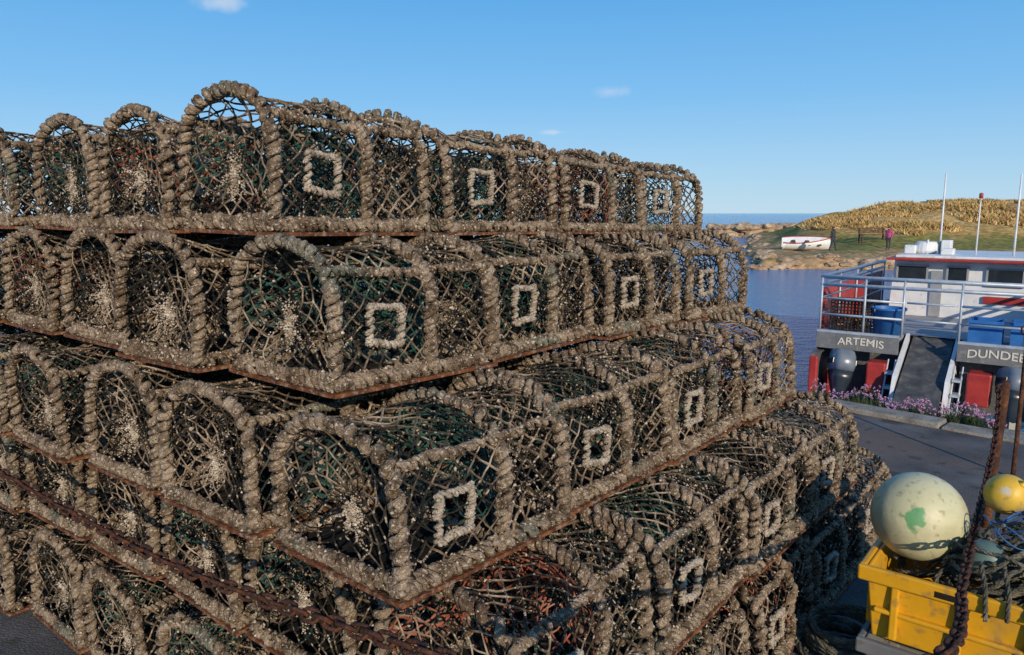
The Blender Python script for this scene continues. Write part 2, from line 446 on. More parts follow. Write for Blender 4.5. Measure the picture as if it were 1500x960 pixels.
mr=N.new('ShaderNodeMapRange');mr.inputs[1].default_value=-1.3;mr.inputs[2].default_value=3.5;L.new(ma.outputs[0],mr.inputs[0])
cr=N.new('ShaderNodeValToRGB');e=cr.color_ramp.elements
e[0].position=.0;e[0].color=(.10,.07,.045,1);e[1].position=1;e[1].color=(.44,.28,.11,1)
for q_,c_ in ((.12,(.44,.29,.16)),(.25,(.42,.28,.14)),(.31,(.20,.19,.055)),(.43,(.24,.215,.06)),(.50,(.44,.29,.10)),(.8,(.56,.37,.15))):
    x=e.new(q_);x.color=(*c_,1)
L.new(mr.outputs[0],cr.inputs['Fac'])
n3=N.new('ShaderNodeTexNoise');n3.inputs['Scale'].default_value=2.5;n3.inputs['Detail'].default_value=8;L.new(tc.outputs['Object'],n3.inputs['Vector'])
m3=N.new('ShaderNodeMapRange');m3.inputs[1].default_value=.3;m3.inputs[2].default_value=.7;m3.inputs[3].default_value=.45;m3.inputs[4].default_value=1.35;L.new(n3.outputs['Fac'],m3.inputs[0])
mx=N.new('ShaderNodeVectorMath');mx.operation='SCALE';L.new(cr.outputs[0],mx.inputs[0]);L.new(m3.outputs[0],mx.inputs['Scale'])
L.new(mx.outputs[0],p.inputs['Base Color'])
g=B();nxg,nyg=190,150
vs=[];fs=[]
for j in range(nyg):
    y=43+ (142-43)*(j/(nyg-1))**1.5
    for i in range(nxg):
        x=10+(130-10)*(i/(nxg-1))**1.25
        vs.append((x,y,hz(x,y)))
for j in range(nyg-1):
    for i in range(nxg-1):
        fs.append((j*nxg+i,j*nxg+i+1,(j+1)*nxg+i+1,(j+1)*nxg+i))
g.add(vs,fs)
structure('headland_terrain',g.mesh('headland',[M_land],True),'grassy headland with golden bank and stony shore','headland')
M_grass=mat('dry grass',[(.3,(.24,.155,.05)),(.45,(.44,.29,.10)),(.55,(.62,.42,.17)),(.7,(.76,.55,.27))],scale=1.1,rough=.9,rnd=False,speck=[(.22,.56,.66,(.19,.17,.055),.65),(.5,.58,.66,(.26,.14,.06),.7)])
gr=B();random.seed(5)
cnt=0
while cnt<9500:
    y=random.uniform(54,90);x=random.uniform(.345*y,.78*y)
    if mn.noise(Vector((x*.25,y*.25,8)))<-.22: continue
    z=hz(x,y)
    if z<.25+.5*mn.noise(Vector((x*.3,y*.3,1))): continue
    cnt+=1
    hh=.35+.35*mn.noise(Vector((x*.35,y*.35,6)))
    for k in range(4):
        a=random.uniform(0,6.28);h=hh*random.uniform(.4,1.1);wd=random.uniform(.05,.13)
        bx=x+random.uniform(-.25,.25);by=y+random.uniform(-.25,.25)
        gr.add([(bx-math.cos(a)*wd,by-math.sin(a)*wd,z-.05),(bx+math.cos(a)*wd,by+math.sin(a)*wd,z-.05),(bx+random.uniform(-.35,.35),by+random.uniform(-.3,.3),z+h)],[(0,1,2)])
structure('dry_grass',gr.mesh('grass',[M_grass]),'long golden dry grass on the headland','grass',kind='stuff')
M_rock=mat('shore rock',[(.3,(.12,.085,.06)),(.5,(.36,.255,.16)),(.7,(.56,.43,.29))],scale=1.5,rough=.9,bump=.5,bscale=5)
rk=B()
def rock(b,c,r,mi=0):
    import bmesh
    bm=bmesh.new();bmesh.ops.create_icosphere(bm,subdivisions=2,radius=1)
    s=random.uniform(0,100);vv=[]
    for v in bm.verts:
        k=1+.45*mn.noise(v.co*1.5+Vector((s,0,0)))
        vv.append((c[0]+v.co.x*r*k*1.3,c[1]+v.co.y*r*k,c[2]+v.co.z*r*k*.6))
    b.add(vv,[tuple(v.index for v in f.verts) for f in bm.faces],mi);bm.free()
for i in range(420):
    x=random.uniform(14,60);
    ys=46.5+1.3*mn.noise(Vector((x*.12,3,0)))*2
    y=ys+random.uniform(-1.2,2.2)
    if x<.318*y: continue
    rock(rk,(x,y,hz(x,y)+.02),random.uniform(.12,.45))
for i in range(120):
    y=random.uniform(46,100);x=.315*y+1.2*mn.noise(Vector((y*.15,9,0)))+random.uniform(-.5,1.5)
    rock(rk,(x,y,hz(x,y)),random.uniform(.15,.5))
structure('shore_rocks',rk.mesh('rocks',[M_rock]),'pale tumbled rocks along the waterline','rocks',kind='stuff')
bw=B()
for i in range(300):
    x=random.uniform(29,45);y=112+random.uniform(-2,2.5)
    rock(bw,(x,y,random.uniform(-2.1,-.3)-(.8 if x<30.5 else 0)),random.uniform(.4,1.0))
thing('breakwater','low stone breakwater running out into the sea','breakwater',mesh=bw.mesh('breakwater',[M_rock]))

# ---------------------------------------------------------------- things on headland
M_white=mat('white paint',[(.3,(.60,.62,.63)),(.7,(.76,.77,.77))],scale=4,rough=.45,speck=[(9,.60,.72,(.36,.33,.29),.5)])
M_redp=mat('red paint',[(.3,(.30,.022,.02)),(.7,(.44,.045,.035))],scale=4,rough=.45,speck=[(12,.58,.7,(.16,.045,.035),.6)])
M_grey=mat('dark grey paint',[(.3,(.06,.062,.066)),(.7,(.12,.122,.125))],scale=3,rough=.6,speck=[(14,.6,.7,(.24,.22,.20),.6)])
M_panel=mat('grey panel paint',[(.3,(.11,.115,.12)),(.7,(.19,.195,.20))],scale=3,rough=.6,speck=[(14,.56,.7,(.30,.27,.24),.6)])
M_wood=mat('weathered wood',[(.3,(.05,.03,.02)),(.7,(.12,.075,.045))],scale=6,rough=.85)
M_alu=mat('galvanised rail',[(.3,(.30,.36,.42)),(.7,(.48,.54,.60))],scale=8,rough=.45,metal=.2)
M_glass=mat('dark glass',[(.3,(.015,.02,.025)),(.7,(.03,.04,.05))],scale=3,rough=.08,spec=.8)
def px(xp,Y): return (xp-750)/1083*Y*1.0
def rowboat():
    x=px(1178,57);y=57;z=hz(x,y)
    r=thing('rowing_boat','small white rowing boat pulled up on the grass','boat',(x,y,z+.12),rad(-14))
    r.rotation_euler=(rad(20),0,rad(-14)); r.scale=(1.12,1.12,1.35)
    h=B();n=17;out=[]
    for i in range(n):
        t=i/(n-1);xx=-1.55+3.1*t
        wd=.62*(1-t**3.2)*(.78+.22*min(1,t*4)); sh=.55+.16*t*t
        out+=[(xx,-wd,sh),(xx,-wd*.85,sh*.4),(xx,-wd*.4,.03),(xx,0,0),(xx,wd*.4,.03),(xx,wd*.85,sh*.4),(xx,wd,sh)]
        out+=[(xx,wd*.9,sh-.01),(xx,wd*.4,.09),(xx,-wd*.4,.09),(xx,-wd*.9,sh-.01)]
    m=11;fs=[]
    for i in range(n-1):
        for k in range(m): fs.append((i*m+k,i*m+(k+1)%m,(i+1)*m+(k+1)%m,(i+1)*m+k))
    fs.append(tuple(range(m)))
    h.add(out,fs); part(r,'hull',h.mesh('rowboat_hull',[M_white],True))
    g=B()
    for s in (-1,1):
        g.tube([(-1.55+3.1*t/12, s*(.63*(1-(t/12)**3.2)*(.78+.22*min(1,t/12*4))), .56+.16*(t/12)**2) for t in range(13)],.03,n=6)
    part(r,'gunwale',g.mesh('rowboat_gunwale',[M_redp],True))
    for xx in (-.8,.1,.8):
        s=B();s.box((xx-.12,-.5,.38),(xx+.12,.5,.42));part(r,'seat',s.mesh('rowboat_seat',[M_wood]))
rowboat()
def bench():
    x=px(1275,58.0);y=58.0;z=hz(x,y)
    r=thing('park_bench','dark wooden bench on the headland grass','bench',(x,y,z+.05),rad(8))
    s=B()
    for k in range(4): s.box((-1.1,-.25+k*.13,.45),(1.1,-.14+k*.13,.5))
    part(r,'seat',s.mesh('bench_seat',[M_wood]))
    s=B()
    for k in range(3): s.box((-1.1,.28+k*.03,.6+k*.15),(1.1,.32+k*.03,.7+k*.15))
    part(r,'backrest',s.mesh('bench_back',[M_wood]))
    for xx in (-1.0,1.0):
        s=B(); s.box((xx-.05,-.22,-.2),(xx+.05,-.12,.448)); s.box((xx-.05,.2,-.2),(xx+.05,.275,.95))
        part(r,'leg',s.mesh('bench_leg',[M_wood]))
bench()
def hut():
    x=px(1362,82);y=82;z=hz(x,y)
    r=thing('stone_shelter','low stone wall of a ruined shelter on the hilltop','ruin',(x,y,z-.1),rad(10))
    s=B(); s.box((-1.2,-.4,0),(1.2,-.1,.75)); s.box((-1.2,-.098,0),(-.9,.9,.6)); s.box((.9,-.098,0),(1.2,.9,.65))
    part(r,'wall',s.mesh('shelter_wall',[M_rock]))
hut()
M_skin=mat('skin',[(.3,(.42,.25,.18)),(.7,(.5,.31,.23))],scale=5,rough=.6)
M_jdark=mat('dark jacket',[(.3,(.02,.024,.03)),(.7,(.045,.05,.06))],scale=9,rough=.9)
M_jpink=mat('magenta jacket',[(.3,(.36,.04,.17)),(.7,(.52,.08,.26))],scale=9,rough=.85)
M_trou=mat('dark trousers',[(.3,(.02,.025,.04)),(.7,(.05,.055,.075))],scale=9,rough=.9)
M_hair=mat('brown hair',[(.3,(.04,.02,.012)),(.7,(.09,.05,.03))],scale=30,rough=.8)
def person(x,y,rz,top,label,stride=.18,sc=1.0):
    z=hz(x,y)
    J={'pel':(0,0,.95,.15),'waist':(0,0,1.1,.135),'chest':(0,.01,1.32,.165),'neck':(0,.01,1.47,.06),'head':(0,-.02,1.58,.085),'crown':(0,-.01,1.68,.085),
     'sl':(.19,.01,1.40,.07),'el':(.25,.04,1.13,.05),'hl':(.24,-.08,.90,.035),'fl':(.23,-.11,.82,.03),
     'sr':(-.19,.01,1.40,.07),'er':(-.25,.0,1.12,.05),'hr':(-.24,.06,.88,.035),'fr':(-.23,.07,.80,.03),
     'tl':(.10,0,.88,.10),'kl':(.11,-stride*.7,.50,.07),'al':(.11,-stride,.09,.05),'ol':(.12,-stride-.15,.04,.04),
     'tr':(-.10,0,.88,.10),'kr':(-.11,stride*.2,.49,.07),'ar':(-.11,stride,.10,.05),'or':(-.12,stride-.14,.04,.04)}
    Ed=[('pel','waist'),('waist','chest'),('chest','neck'),('neck','head'),('head','crown'),('chest','sl'),('sl','el'),('el','hl'),('hl','fl'),('chest','sr'),('sr','er'),('er','hr'),('hr','fr'),
     ('pel','tl'),('tl','kl'),('kl','al'),('al','ol'),('pel','tr'),('tr','kr'),('kr','ar'),('ar','or')]
    ks=list(J);me=bpy.data.meshes.new('sk');me.from_pydata([J[k][:3] for k in ks],[(ks.index(a),ks.index(b)) for a,b in Ed],[])
    o=bpy.data.objects.new('tmp',me);COL.objects.link(o)
    md=o.modifiers.new('s','SKIN')
    for i,k in enumerate(ks):
        sv=me.skin_vertices[0].data[i]; sv.radius=(J[k][3],J[k][3]*(.75 if k in('chest','waist','pel') else 1)); sv.use_root=(i==0)
    o.modifiers.new('u','SUBSURF').levels=1
    dg=bpy.context.evaluated_depsgraph_get();em=bpy.data.meshes.new_from_object(o.evaluated_get(dg));bpy.data.objects.remove(o)
    em.materials.clear()
    for m in (M_skin,top,M_trou,M_hair): em.materials.append(m)
    for f in em.polygons:
        c=f.center
        if c.z>1.50: f.material_index=3 if (c.z>1.66 or c.y>.0) else 0
        elif c.z>.90: f.material_index=1
        elif abs(c.x)>.185 and c.z>.7: f.material_index=0
        else: f.material_index=2
        f.use_smooth=True
    r=thing('person',label,'person',(x,y,z-.02),rz); r.scale=(sc,sc,sc)
    part(r,'body',em)
    h=B(); h.lathe([(.0,.11),(.06,.095),(.10,.04),(.105,-.02),(.09,-.10)],n=14,c=(0,.015,1.66)); part(r,'hair',h.mesh('hair',[M_hair],True))
person(px(1217,53),53,rad(35),M_jdark,'person in dark coat and trousers walking on the grass')
person(px(1298,54),54,rad(-50),M_jpink,'person in a magenta jacket standing by the bench',stride=.05,sc=.95)

# ---------------------------------------------------------------- dive boat
bp=Vector((5.88,14.1,WATER)); brz=math.atan2(-.60,.80)
boat=thing('dive_boat','red and white work boat with stern ramp and rails','boat',bp,brz)
DK=1.29;BM=4.2
RX0,RX1=1.50,2.30   # ramp
h=B()
st=[(0,0,BM,.0),(3,0,BM,0),(6,.12,BM-.12,.05),(8,.8,BM-.8,.2),(9.2,2.0,2.2,.45)]
vs=[];fs=[]
for f,x0,x1,up in st:
    ins=.35
    vs+= [(x0,f,DK+up),(x0+.03,f,DK-.38+up),(x0+ins*(x1-x0)/BM,f,0-.3),(x1-ins*(x1-x0)/BM,f,-.3),(x1-.03,f,DK-.38+up),(x1,f,DK+up)]
for i in range(len(st)-1):
    for k in range(5):
        fs.append((i*6+k,i*6+k+1,(i+1)*6+k+1,(i+1)*6+k))
h.add(vs,fs)
part(boat,'hull',h.mesh('boat_hull',[M_redp],True),'red hull')
M_deck=mat('grey deck',[(.3,(.22,.24,.26)),(.7,(.34,.36,.38))],scale=5,rough=.8)
d=B(); d.add([(.02,.62,DK-.01),(BM-.02,.62,DK-.01),(BM-.15,6,DK),(.15,6,DK)],[(0,1,2,3)]); d.add([(.1,6,DK),(BM-.1,6,DK),(2.1,9.1,DK+.3)],[(0,1,2)])
d.box((.0,0,DK-.06),(RX0-.08,.62,DK-.012)); d.box((RX1+.08,0,DK-.06),(BM,.62,DK-.012))
part(boat,'deck',d.mesh('boat_deck',[M_deck]))
for x0,x1 in ((.02,RX0-.06),(RX1+.06,BM-.02)):
    tr=B();tr.box((x0,-.05,DK-.30),(x1,-.002,DK+.0)); tr.box((x0,-.06,DK+.003),(x1,.0,DK+.05),1)
    part(boat,'transom',tr.mesh('boat_transom',[M_panel,M_alu]),'grey transom panel with pale lettering')
for a_,b_ in (((.02,.45,-.2),(RX0-.08,.52,DK-.07)),((RX1+.08,.45,-.2),(BM-.02,.52,DK-.07)),((.0,-.25,-.2),(.14,.448,DK-.36)),((BM-.14,-.25,-.2),(BM,.448,DK-.36))):
    tw=B();tw.box(a_,b_);part(boat,'engine_well',tw.mesh('boat_well',[M_grey]))
for x0,x1 in ((.98,1.30),(RX1+.26,RX1+.62),(-.03,.13),(BM-.13,BM+.03)):
    rb=B();rb.box((x0,-.30,.28 if x0>.5 and x0<4 else 0),(x1,.1,DK-.44))
    o=part(boat,'fuel_locker',rb.mesh('boat_lockers',[M_redp])); bevel(o,.03)
rp=B()
rp.add([(RX0+.07,.7,DK-.015),(RX1-.07,.7,DK-.015),(RX1-.05,-1.3,.12),(RX0+.05,-1.3,.12),(RX0+.07,.7,DK-.07),(RX1-.07,.7,DK-.07),(RX1-.05,-1.3,.05),(RX0+.05,-1.3,.05)],[(0,1,2,3),(3,2,6,7),(0,3,7,4),(1,5,6,2)])
for k in range(12):
    t=(k+.5)/12;y=.7-2*t;z=DK-.015+(.12-DK)*t
    rp.box((RX0+.10,y-.012,z-.01),(RX1-.10,y+.012,z+.012))
part(boat,'stern_ramp',rp.mesh('boat_ramp',[mat('ramp black',[(.3,(.03,.032,.036)),(.5,(.06,.062,.066)),(.7,(.13,.13,.13))],scale=5,rough=.7)]))
for xx in (RX0-.04,RX1-.03):
    ck=B()
    ck.add([(xx,.6,DK+.02),(xx+.06,.6,DK+.02),(xx+.06,-.55,.70),(xx,-.55,.70),(xx,.6,-.1),(xx+.06,.6,-.1),(xx+.06,-.9,-.1),(xx,-.9,-.1)],[(0,1,2,3),(0,3,7,4),(1,5,6,2),(3,2,6,7),(0,4,5,1)])
    part(boat,'ramp_cheek',ck.mesh('boat_cheek',[M_white]))
for xx in (RX0-.20,RX1+.05):
    ck=B()
    for k in range(3): ck.box((xx,-.35-.12*k,DK-.62-.24*k),(xx+.14,-.1-.12*k,DK-.58-.24*k))
    for e_ in (0,.12): ck.tube([(xx+e_+.01,-.12,DK-.38),(xx+e_+.01,-.66,DK-1.25)],.014,n=6)
    part(boat,'boarding_ladder',ck.mesh('boat_ladder',[M_alu]))
rl=B()
def rail(pts,r=.022): rl.tube([Vector(p) for p in pts],r,n=8)
TOP=2.34
rail([(.03,6,TOP),(.03,.1,TOP),(BM-.03,.1,TOP),(BM-.03,6,TOP)],.040)
rail([(.03,6,TOP-.15),(.03,.1,TOP-.15),(BM-.03,.1,TOP-.15),(BM-.03,6,TOP-.15)],.034)
for zz in (1.93,1.62):
    rail([(.03,6,zz),(.03,.1,zz),(RX0-.05,.1,zz)],.022); rail([(BM-.03,6,zz),(BM-.03,.1,zz),(RX1+.05,.1,zz)],.022); rail([(RX0,.12,zz),(RX1,.12,zz)],.018)
for xx in (.03,.8,RX0-.05,RX1+.05,3.3,BM-.03): rail([(xx,.1,DK),(xx,.1,TOP)],.022)
for yy in (1.5,3,4.5,6):
    for xx in (.03,BM-.03): rail([(xx,yy,DK),(xx,yy,TOP)],.02)
part(boat,'railing',rl.mesh('boat_rail',[M_alu],True))
for xx in (-.06,BM+.0):
    sb=B();sb.box((xx,.5,DK-.1),(xx+.06,6.0,TOP-.25));part(boat,'bulwark',sb.mesh('boat_bulwark',[M_redp]))
cb=B(); CX0,CX1,CY0,CY1=.60,4.0,3.6,6.6; CT=2.52
cb.add([(CX0,CY0,DK),(CX1,CY0,DK),(CX1-.1,CY1+.4,DK),(CX0+.1,CY1+.4,DK),(CX0+.06,CY0+.03,CT),(CX1-.06,CY0+.03,CT),(CX1-.16,CY1,CT),(CX0+.16,CY1,CT)],
 [(0,1,5,4),(1,2,6,5),(2,3,7,6),(3,0,4,7),(4,5,6,7)])
cab=part(boat,'cabin',cb.mesh('boat_cabin',[M_white]))
rf=B(); rf.box((CX0-.06,CY0-.35,CT+.003),(CX1+.06,CY1+.1,CT+.05)); rf.box((CX0+.1,CY0-.2,CT+.053),(CX1-.1,CY1-.1,CT+.11),1)
o=part(boat,'cabin_roof',rf.mesh('boat_roof',[M_redp,M_white])); bevel(o,.015)
def window(x0,x1,z0,z1):
    wi=bpy.data.objects.new('window',None);COL.objects.link(wi);wi.parent=boat
    b=B();yy=CY0+.01
    b.box((x0,yy-.03,z0),(x1,yy-.012,z1)); part(wi,'glass',b.mesh('win_glass',[M_glass]))
    b=B()
    for a0,a1 in (((x0-.04,z0-.04),(x1+.04,z0)),((x0-.04,z1),(x1+.04,z1+.04)),((x0-.04,z0),(x0,z1)),((x1,z0),(x1+.04,z1))):
        b.box((a0[0],yy-.042,a0[1]),(a1[0],yy-.008,a1[1]))
    part(wi,'frame',b.mesh('win_frame',[M_deck]))
window(.75,1.30,2.1,2.38);window(1.72,2.06,2.1,2.38);window(2.45,3.05,2.05,2.36);window(3.2,3.8,2.05,2.36)
dr=B(); dr.box((1.40,CY0-.03,DK+.02),(1.62,CY0-.005,2.3)); part(boat,'door',dr.mesh('boat_door',[M_deck]))
hb=B(); hb.box((2.4,CY0-.05,1.66),(3.8,CY0-.008,1.80)); part(boat,'locker',hb.mesh('boat_locker2',[M_redp]))
def pole(x,y,z0,z1,r,lamp=False):
    ms=B();ms.tube([(x,y,z0),(x,y,z1)],[r,r*.7],n=8)
    if lamp: ms.lathe([(0,.0),(.04,.0),(.04,.10),(0,.12)],n=10,c=(x,y,z1),mi=1)
    part(boat,'mast',ms.mesh('boat_mast',[M_white,M_redp],True))
pole(1.40,4.54,CT+.1,4.42,.024);pole(2.82,4.28,CT+.1,4.35,.024);pole(2.12,4.4,CT+.1,3.86,.018,True)
pole(1.2,4.2,CT+.1,2.95,.03)
rt=B()
rt.lathe([(0,0),(.2,.0),(.24,.06),(.24,.2),(.2,.27),(0,.28)],n=18,c=(1.15,4.4,CT+.11)); rt.box((.75,4.1,CT+.112),(.98,4.5,CT+.3)); rt.box((1.5,3.9,CT+.112),(1.75,4.2,CT+.25));rt.box((1.45,4.3,CT+.112),(1.65,4.6,CT+.42))
o=part(boat,'radar',rt.mesh('boat_radar',[M_white],False)); bevel(o,.02)
M_cowl=mat('dark grey cowling',[(.3,(.10,.125,.155)),(.7,(.18,.21,.25))],scale=4,rough=.3)
M_cowld=mat('black cowling',[(.3,(.012,.018,.026)),(.7,(.03,.04,.05))],scale=4,rough=.3)
def outboard(x,z0,sc):
    m=bpy.data.objects.new('outboard_motor',None);COL.objects.link(m);m.parent=boat;m.location=(x,-.30,z0);m.rotation_euler=(rad(-14),rad(8),rad(28));m.scale=(sc,sc,sc)
    def sect(sec):
        c=B();vv=[];ff=[]
        for z,a,b_,yo in sec:
            for k in range(20):
                t=2*math.pi*k/20;cc,ss=math.cos(t),math.sin(t)
                vv.append((a*math.copysign(abs(cc)**.5,cc),yo+b_*math.copysign(abs(ss)**.5,ss),z))
        for i in range(len(sec)-1):
            for k in range(20): ff.append((i*20+k,i*20+(k+1)%20,(i+1)*20+(k+1)%20,(i+1)*20+k))
        ff.append(tuple(range(19,-1,-1))); ff.append(tuple((len(sec)-1)*20+k for k in range(20))); c.add(vv,ff); return c
    part(m,'cowling',sect([(.10,.150,.21,0),(.18,.160,.25,0),(.32,.155,.245,.01),(.40,.14,.20,.03),(.43,.10,.14,.05)]).mesh('ob_cowl',[M_cowl],True)); 
    part(m,'lower_cover',sect([(-.34,.07,.10,0),(-.16,.095,.14,0),(-.02,.135,.20,0),(.097,.152,.215,0)]).mesh('ob_cover',[M_cowld],True))
    st_=B();st_.box((-.166,-.14,.20),(.166,.14,.27)); part(m,'cowling_stripe',st_.mesh('ob_stripe',[M_cowld]))
    l=B(); l.box((-.05,-.1,-.66),(.05,.10,-.32)); l.box((-.025,-.16,-.98),(.025,.14,-.662)); l.box((-.13,-.2,-.661),(.13,.14,-.64))
    l.tube([(0,-.2,-.84),(0,.16,-.84)],[.04,.06],n=10)
    o=part(m,'leg',l.mesh('ob_leg',[M_cowld])); bevel(o,.012)
    p_=B()
    for k in range(3):
        a=2.094*k; c1=Vector((math.cos(a),0,math.sin(a)));s1=Vector((-math.sin(a),0,math.cos(a)))
        b0=Vector((0,-.22,-.84))
        p_.add([b0+c1*.03-s1*.02,b0+c1*.14-s1*.06+Vector((0,.03,0)),b0+c1*.15+s1*.05-Vector((0,.03,0)),b0+c1*.03+s1*.03],[(0,1,2,3)])
    part(m,'propeller',p_.mesh('ob_prop',[M_alu]))
outboard(.54,.50,1.25);outboard(3.22,.50,1.2)
def text(s,x0,x1,z,hgt,m,arch=0):
    cu=bpy.data.curves.new(s,'FONT');cu.body=s;cu.size=1;cu.extrude=.01;cu.offset=.006
    o=bpy.data.objects.new('t',cu);COL.objects.link(o)
    dg=bpy.context.evaluated_depsgraph_get();me=bpy.data.meshes.new_from_object(o.evaluated_get(dg));bpy.data.objects.remove(o)
    xs=[v.co.x for v in me.vertices];ys=[v.co.y for v in me.vertices];a,b=min(xs),max(xs);c,d_=min(ys),max(ys)
    for v in me.vertices:
        t=(v.co.x-a)/(b-a)
        v.co=Vector((x0+(x1-x0)*t,-.056-v.co.z*.5,z+hgt*(v.co.y-c)/(d_-c)+arch*(1-(2*t-1)**2)))
    me.materials.clear();me.materials.append(m)
    return me
M_let=mat('cream lettering',[(.3,(.58,.55,.45)),(.7,(.72,.69,.6))],scale=20,rough=.6)
part(boat,'name_lettering',text('ARTEMIS',.40,1.20,DK-.22,.14,M_let,.03))
part(boat,'port_lettering',text('DUNDEE',RX1+.22,RX1+1.05,DK-.22,.14,M_let,.03))
M_blue=mat('blue plastic',[(.3,(.015,.10,.34)),(.7,(.03,.17,.46))],scale=4,rough=.5)
def onboat(x,y,z=DK):
    return bp+Matrix.Rotation(brz,3,'Z')@Vector((x,y,z))
def bucket(x,y,r,hh):
    o=thing('plastic_tub','round blue plastic tub standing on the boat deck','tub',onboat(x,y),0,'blue tubs on the boat deck')
    b=B(); b.lathe([(0,0.003),(r*.8,0.003),(r,hh),(r*1.06,hh),(r*1.06,hh-.04),(r*1.02,hh-.04)],n=24);b.lathe([(r*.98,hh-.002),(r*.78,.03),(0,.03)],n=24)
    part(o,'body',b.mesh('tub',[M_blue],True))
    b=B(); b.tube([(r*1.05*math.cos(t*math.pi/8),r*.4*math.sin(t*math.pi/8)-r*.3,hh-.03+ -.12*math.sin(t*math.pi/8)) for t in range(9)],.012,n=6)
    part(o,'handle',b.mesh('tub_handle',[M_deck],True))
bucket(1.15,.46,.29,.50)
def tub2(x,y,w_,hh):
    o=thing('fish_box','square blue plastic fish tub standing on the boat deck','box',onboat(x,y),brz,'blue tubs on the boat deck')
    b=B();t=.02
    b.box((-w_/2,-.25,.003),(w_/2,-.25+t,hh));b.box((-w_/2,.25-t,.003),(w_/2,.25,hh));b.box((-w_/2,-.25+t,.003),(-w_/2+t,.25-t,hh));b.box((w_/2-t,-.25+t,.003),(w_/2,.25-t,hh));b.box((-w_/2+t,-.25+t,.003),(w_/2-t,.25-t,.02))
    part(o,'body',b.mesh('tubbox',[M_blue]))
    b=B();b.box((-w_/2-.02,-.275,hh-.05),(w_/2+.02,-.2505,hh+.005));b.box((-w_/2-.02,.2505,hh-.05),(w_/2+.02,.275,hh+.005))
    part(o,'rim',b.mesh('tubrim',[M_blue]))
tub2(2.72,.5,.5,.40);tub2(3.42,.55,.66,.40)
o=thing('net_basket','black mesh basket with orange netting on the boat deck','basket',onboat(.52,.5),brz)
b=B()
for k in range(12):
    xx=-.34+k*.062; b.tube([(xx,-.25,0),(xx,-.25,.6),(xx,.25,.6),(xx,.25,0)],.011,n=4)
for k in range(10):
    zz=.03+k*.063; b.tube([(-.34,-.25,zz),(.34,-.25,zz),(.34,.25,zz),(-.34,.25,zz)],.010,n=4,closed=True)
part(o,'frame',b.mesh('basket',[M_blk]))
b=B()
M_or=mat('orange net',[(.3,(.35,.12,.02)),(.7,(.55,.25,.05))],scale=12,rough=.8)
for k in range(60):
    p=Vector((random.uniform(-.26,.26),random.uniform(-.2,.2),random.uniform(.02,.22)));b.tube([p,p+Vector((random.uniform(-.15,.15),random.uniform(-.05,.05),random.uniform(-.02,.12))),p+Vector((random.uniform(-.1,.1),0,.02))],.012,n=5)
part(o,'netting',b.mesh('basket_net',[M_or],True))

# ---------------------------------------------------------------- chains and posts
def chain(b,pts,pitch=.036,wr=.0048,hw=.0125,hl=.0245):
    P=resample(pts,pitch); 
    for i in range(len(P)-1):
        c=(P[i]+P[i+1])/2;t=(P[i+1]-P[i]).normalized()
        s=t.cross(Vector((0,0,1))).normalized();n=s.cross(t)
        ang=rad(45)+(rad(90) if i%2 else 0)+random.uniform(-.25,.25)
        w_=s*math.cos(ang)+n*math.sin(ang)
        loop=[]
        for k in range(12):
            a=2*math.pi*k/12; sx_=math.cos(a);sy=math.sin(a)
            loop.append(c+t*(math.copysign(hl-hw,sx_)*(1 if abs(sx_)>.1 else 0)+sx_*hw)+w_*(sy*hw))
        b.tube(loop,wr,n=6,closed=True,rj=.12)
def cat(cps,n=60):
    out=[];c=[Vector(p) for p in cps];c=[c[0]*2-c[1]]+c+[c[-1]*2-c[-2]]
    for i in range(1,len(c)-2):
        for k in range(n//(len(c)-3)):
            t=k/(n//(len(c)-3))
            out.append(.5*((2*c[i])+(c[i+1]-c[i-1])*t+(2*c[i-1]-5*c[i]+4*c[i+1]-c[i+2])*t*t+(3*c[i]-c[i-1]-3*c[i+1]+c[i+2])*t**3))
    out.append(c[-2]);return out
def uv(u,v,z): p=U*u+V*v; return Vector((p.x,p.y,z))
b=B();chain(b,cat([uv(.88,4.25,.98),uv(.9,3.4,.86),uv(.9,2.72,.806),uv(.9,2.1,.785),uv(.9,1.54,.79),uv(.9,.81,.866),uv(.9,.35,.94)]))
thing('rusty_chain','heavy rusty chain slung across the front of the creels','chain',mesh=b.mesh('chain',[M_rustd],True),group='chains between the quay posts')
Q=uv(.9,.30,.95)
b=B();chain(b,cat([(2.475,3.66,.76),(2.2,3.25,.62),(1.86,2.78,.57),(1.52,2.3,.60),(1.14,1.75,.715),(.76,1.2,.87),(Q.x+.03,Q.y+.03,.95)]),pitch=.036,wr=.0046,hw=.012,hl=.0245)
thing('rusty_chain','heavy rusty chain hanging from an iron post over the crates','chain',mesh=b.mesh('chain2',[M_rustd],True),group='chains between the quay posts')
def post(x,y,hh,r,label,lean=(0,0)):
    o=thing('iron_post',label,'post',(x,y,0),0,'rusty quay posts')
    b=B();b.tube([(lean[0]*t/8,lean[1]*t/8,hh*t/8) for t in range(9)],r,n=14,rj=.06); part(o,'shaft',b.mesh('post',[M_rustp],True))
    b=B();b.tube([(lean[0]-r-.02,lean[1]-r,hh-.07),(lean[0]-r-.045,lean[1]-r-.01,hh-.05),(lean[0]-r-.045,lean[1]-r-.01,hh-.02),(lean[0]-r*.8,lean[1]-r*.4,hh-.01)],.006,n=6); part(o,'hook',b.mesh('hook',[M_rustd],True))
post(2.50,3.70,.79,.022,'thick rusty iron post holding a chain on the quay',(.03,.0))
post(3.14,4.44,.98,.013,'thin rusty iron post standing on the quay')
post(Q.x,Q.y,1.0,.03,'rusty iron post holding two chains on the quay')
pp=uv(.88,4.3,0);post(pp.x,pp.y,1.02,.03,'rusty iron post holding a chain on the quay')

